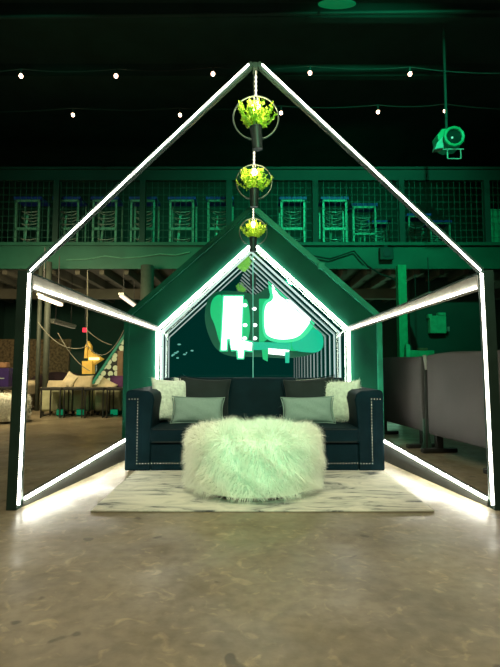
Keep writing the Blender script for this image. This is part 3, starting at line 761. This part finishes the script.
# their mirror images, built as small copies with glowing leaves
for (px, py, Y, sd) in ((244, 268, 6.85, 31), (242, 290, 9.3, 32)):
    c = wp(at(px, py, Y)); fm = foliage(.13, .2, sd, 50); fm.materials.clear(); fm.materials.append(M['leafglow']); fo = bpy.data.objects.new('mirror_image_foliage', fm); COL.objects.link(fo); fo.parent = tm; fo.location = c - Vector((0, 0, .05))
    mb = MB().lathe([(.04, 0), (.05, .18)], n=16); bmesh.ops.translate(mb.bm, verts=mb.bm.verts, vec=c + Vector((.13, 0, -.28 if Y < 8 else -.1))); mb.build('mirror_image_pot', 'pot', tm)

# ------------------------------------------------------------ grey dividers on the right
def divider(p0, p1, zt0, zt1, zb, lab, legs=True):
    p0, p1 = Vector((*p0, 0)), Vector((*p1, 0)); c = (p0+p1)/2; d = p1-p0; L_ = d.length
    t = thing('fabric_divider', lab, 'divider', c, math.atan2(d.y, d.x)); n = 16; bm = MB()
    rows = 8; V = {}
    for sd in (0, 1):
        for i in range(n+1):
            for j in range(rows+1):
                f = i/n; g = j/rows; zt_ = zt0+(zt1-zt0)*f + .015*math.sin(f*5)
                z = zb + (zt_-zb)*g; bul = .05*math.sin(PI*g)**.5*math.sin(PI*f)**.35 if 0 < i < n and 0 < j < rows else 0
                bul += .008*math.sin(f*9+g*7)*(0 < i < n)*(0 < j < rows)
                V[sd, i, j] = bm.bm.verts.new((-L_/2+L_*f, (.07+bul)*(1 if sd else -1), z))
    for sd in (0, 1):
        for i in range(n):
            for j in range(rows): bm.bm.faces.new([V[sd, i, j], V[sd, i+1, j], V[sd, i+1, j+1], V[sd, i, j+1]])
    for i in range(n):
        for j in (0, rows): bm.bm.faces.new([V[0, i, j], V[0, i+1, j], V[1, i+1, j], V[1, i, j]])
    for j in range(rows):
        for i in (0, n): bm.bm.faces.new([V[0, i, j], V[0, i, j+1], V[1, i, j+1], V[1, i, j]])
    bm.build('cover', 'grey', t, smooth=True, bevel=.02)
    for f in (-.42, .42):
        MB().box((L_*f-.03, -.04, 0), (L_*f+.03, .04, zb+.05)).build('leg', 'black', t)
        MB().box((L_*f-.04, -.22, 0.0), (L_*f+.04, .22, .05)).build('foot', 'black', t, bevel=.01)
    return t
divider((2.02, 7.5), (2.20, 6.0), 1.13, 1.16, .22, 'grey fabric divider nearest the green booth wall, farthest of the row')
divider((2.23, 5.9), (2.46, 4.55), 1.155, 1.19, .20, 'long grey fabric divider seen through the right side of the booth')
divider((2.50, 4.42), (2.70, 3.4), 1.17, 1.19, .20, 'grey fabric divider outside the right light post at the photo edge')
t = thing('divider_clamp', 'pale metal clamp hanging in the gap between the first two grey dividers', 'clamp', (2.15, 5.92, 0))
MB().bar((0, 0, 1.16), (.02, 0, .98), .03, .03).build('hook', 'steel', t); MB().bar((0, 0, .98), (0, 0, 0), .02, .02).build('rod', 'skirt', t)
MB().prism([(-.06, 0, 0), (.07, 0, 0), (.05, 0, .12), (.02, 0, .38), (-.03, 0, .38), (-.03, 0, .1)], (0, .05, 0)).build('lit_green_foot', mat('foot_lit_green', (.03, .09, .06), .5), t)  # foot coloured green for the green light on it

# ------------------------------------------------------------ string lights, lamps
t1 = 'string'
def string_light(pts, Y, lab, catn='string lights', sagpx=4):
    P3 = [at(a, b - 7, Y) for a, b in pts]; t = thing('string_lights', lab, catn, P3[0]); o0 = P3[0]
    P = []
    for A, B in zip(P3, P3[1:]): P += swag(A, B, .05 if (A-B).length < 3 else .12, 8)[:-1]
    P.append(P3[-1]); MB().tube([p-o0 for p in P], .008, 5).build('cable', 'cable', t)
    for (a, b) in pts:
        if 0 <= a < 500:
            c = at(a, b, Y) - o0
            MB().ball(c, .035, 10, (1, 1, 1.1)).build('bulb', 'string', t, smooth=True)
            MB().tube([c + Vector((0, 0, .03)), c + Vector((0, 0, .13))], .018, 8).build('socket', 'cable', t)
    for p in (P3[0], P3[-1]): MB().tube([p-o0, Vector((p.x, p.y, ZC-.0))-o0], .006, 5).build('hanger', 'cable', t)
string_light([(-60, 78), (21, 76), (116, 76), (213, 74), (310, 73), (410, 74), (520, 80)], 8.3, 'upper string of small warm bulbs across the dark ceiling')
string_light([(-40, 118), (73, 115), (180, 115), (281, 113), (378, 112), (445, 111), (540, 116)], 9.9, 'lower string of small warm bulbs just above the balcony')
# stage lamp
pc = at(452, 139, 9.3); t = thing('stage_lamp', 'round green-lit stage spotlight hanging from the dark ceiling, upper right', 'stage light', pc)
MB().lathe([(.23, .0), (.25, .03), (.25, .10), (.21, .10), (.20, .03)][:4], n=24, axis='y').build('lens_ring', 'lightgreen', t) if False else None
mb = MB()
mb.tube([(.215*math.cos(a), -.12, .215*math.sin(a)) for a in [2*PI*k/12 for k in range(12)]], .038, 8, closed=True); mb.build('lens_ring', 'lightgreen', t)
MB().lathe([(.19, -.10), (.19, -.02)], n=24, axis='y').build('lens', 'lens', t)
MB().ball((-.05, -.13, -.03), .025, 8).build('lens_glint', glow('glint_green', (.2, 1, .6), 1.0), t)
MB().prism([(-.30, 0, -.12), (-.34, 0, .10), (-.22, 0, .26), (.0, 0, .26), (.12, 0, .2), (.22, 0, .05), (.18, 0, -.2), (-.1, 0, -.24)], (0, .35, 0)).build('housing', 'lightgreen', t, bevel=.02)
MB().prism([(-.36, -.02, -.1), (-.22, -.02, .05), (-.2, -.02, -.22), (-.42, -.02, -.26)], (0, .2, 0)).build('side_bracket', 'tray', t, bevel=.01)
mb = MB()
for a, b in (((-.14, -.27), (-.14, -.5)), ((.17, -.27), (.17, -.5)), ((-.14, -.5), (.17, -.5)), ((-.24, -.27), (.25, -.27))): mb.bar((a[0], -.05, a[1]), (b[0], -.05, b[1]), .018, .018, (0, 1, 0))
t.scale = (.85, .85, .85); mb.build('colour_frame', mat('pale_frame', (.3, .5, .38), .4, emit=(.1, .4, .25), es=.12), t)
MB().tube([(-.05, .17, .2), (-.05, .17, (ZC - pc.z)/.85)], .03, 8).build('hanging_pipe', 'ceil', t)
# green ceiling lamp top
pc = at(337, 4, 8.0); t = thing('ceiling_lamp', 'flat oval green ceiling lamp at the top edge of the photo', 'ceiling light', pc)
mb = MB(); mb.ball((0, 0, 0), .34, 20, (1, .35, .09)); mb.build('shade', glow('oval_green', (0, .42, .12), .3), t, smooth=True)
MB().tube([(0, .0, 0), (0, .0, ZC - pc.z)], .02, 8).build('stem', 'ceil', t)
o = MB().tube([at(-80, 18, 8.6), at(600, 10, 8.6)], .035, 8).build('ceiling_pipe', 'mezdark'); tag(o, 'long thin dark pipe under the ceiling near the top of the photo', 'pipe')
o2 = MB().tube([at(-80, 60, 9.4), at(600, 96, 9.4)], .02, 8)
o2.bm.free()

# ------------------------------------------------------------ lights
def area(name, loc, target, size, power, col, sy=None, spread=None):
    l = bpy.data.lights.new(name, 'AREA'); l.energy = power; l.color = col; l.size = size
    if sy: l.shape = 'RECTANGLE'; l.size_y = sy
    if spread: l.spread = spread
    o = bpy.data.objects.new(name, l); COL.objects.link(o); o.location = loc
    o.rotation_euler = (Vector(target) - Vector(loc)).to_track_quat('-Z', 'Y').to_euler(); return o
def spot(name, loc, target, power, col, ang, blend=.6, r=.1):
    l = bpy.data.lights.new(name, 'SPOT'); l.energy = power; l.color = col; l.spot_size = math.radians(ang); l.spot_blend = blend; l.shadow_soft_size = r
    o = bpy.data.objects.new(name, l); COL.objects.link(o); o.location = loc
    o.rotation_euler = (Vector(target) - Vector(loc)).to_track_quat('-Z', 'Y').to_euler(); return o
area('warm_overhead', (0, .3, 5.5), (0, 1.8, 0), 3, 125, (1, .87, .55), spread=math.radians(110))
spot('green_booth', (0, -2.5, 3.0), (.08, 4.0, .28), 900, (.05, 1, .5), 9, .8)
spot('booth_key', (0, -1.0, 4.2), (.05, 4.6, .55), 760, (.80, 1, .68), 31, .6)  # unseen spot added to brighten the ottoman, rug and pillows
spot('green_wash', (1.2, -1.5, 3.6), (.3, 7, 2.2), 540, (.05, 1, .5), 42, .8)
spot('green_balcony', (3.0, 4.5, 7.2), (2.2, 12, 4.2), 1600, (.03, 1, .48), 75, .9)
spot('green_balcony_far', (-4, 5, 7.2), (-4, 12, 4.4), 170, (.08, 1, .55), 70, .9)
area('lounge_warm', (-4.6, 8.6, 3.1), (-4.6, 10.9, .3), 1.6, 190, (1, .78, .45))
area('lounge_joist_fill', (-4.2, 14.5, .8), (-4.2, 13.0, 3.4), 1.2, 20, (1, .85, .6))  # unseen upward lamp added to bring out the joists over the lounge
area('right_joist_fill', (4.6, 14.5, .8), (4.2, 13.0, 3.4), 1.2, 20, (.4, 1, .6))  # greenish unseen lamp added below the right-hand joists
area('right_under', (4.0, 9.5, 3.2), (3.6, 8, 0), 1.5, 8, (.5, 1, .7))
area('right_fill', (3.2, 2.0, 2.6), (2.6, 5.5, .5), 1.2, 5, (1, .9, .8))
for i_, (p_, e_) in enumerate(((p1, 5), (p2, 5), (p3, 4))):
    l = bpy.data.lights.new('bulb_light', 'POINT'); l.energy = e_; l.color = (1, .85, .45); l.shadow_soft_size = .04
    o = bpy.data.objects.new('bulb_light', l); COL.objects.link(o); o.location = (.045, p_.y - .14, p_.z + .12)
w = bpy.data.worlds.new('w'); bpy.context.scene.world = w; w.use_nodes = True
w.node_tree.nodes['Background'].inputs[0].default_value = (.01, .03, .022, 1); w.node_tree.nodes['Background'].inputs[1].default_value = .15

# ------------------------------------------------------------ camera
cam = bpy.data.cameras.new('camera'); co = bpy.data.objects.new('camera', cam); COL.objects.link(co)
cam.sensor_fit = 'VERTICAL'; cam.sensor_height = 36; cam.lens = F/667*36
co.location = (0, 0, CAM_Z); co.rotation_euler = (PI/2 + PITCH, 0, 0)
sc = bpy.context.scene; sc.camera = co
sc.view_settings.view_transform = 'Standard'; sc.view_settings.look = 'None'
sc.view_settings.exposure = 0; sc.view_settings.gamma = 1
sc.cycles.use_denoising = True; sc.cycles.max_bounces = 6; sc.cycles.sample_clamp_indirect = 4; sc.cycles.transparent_max_bounces = 8
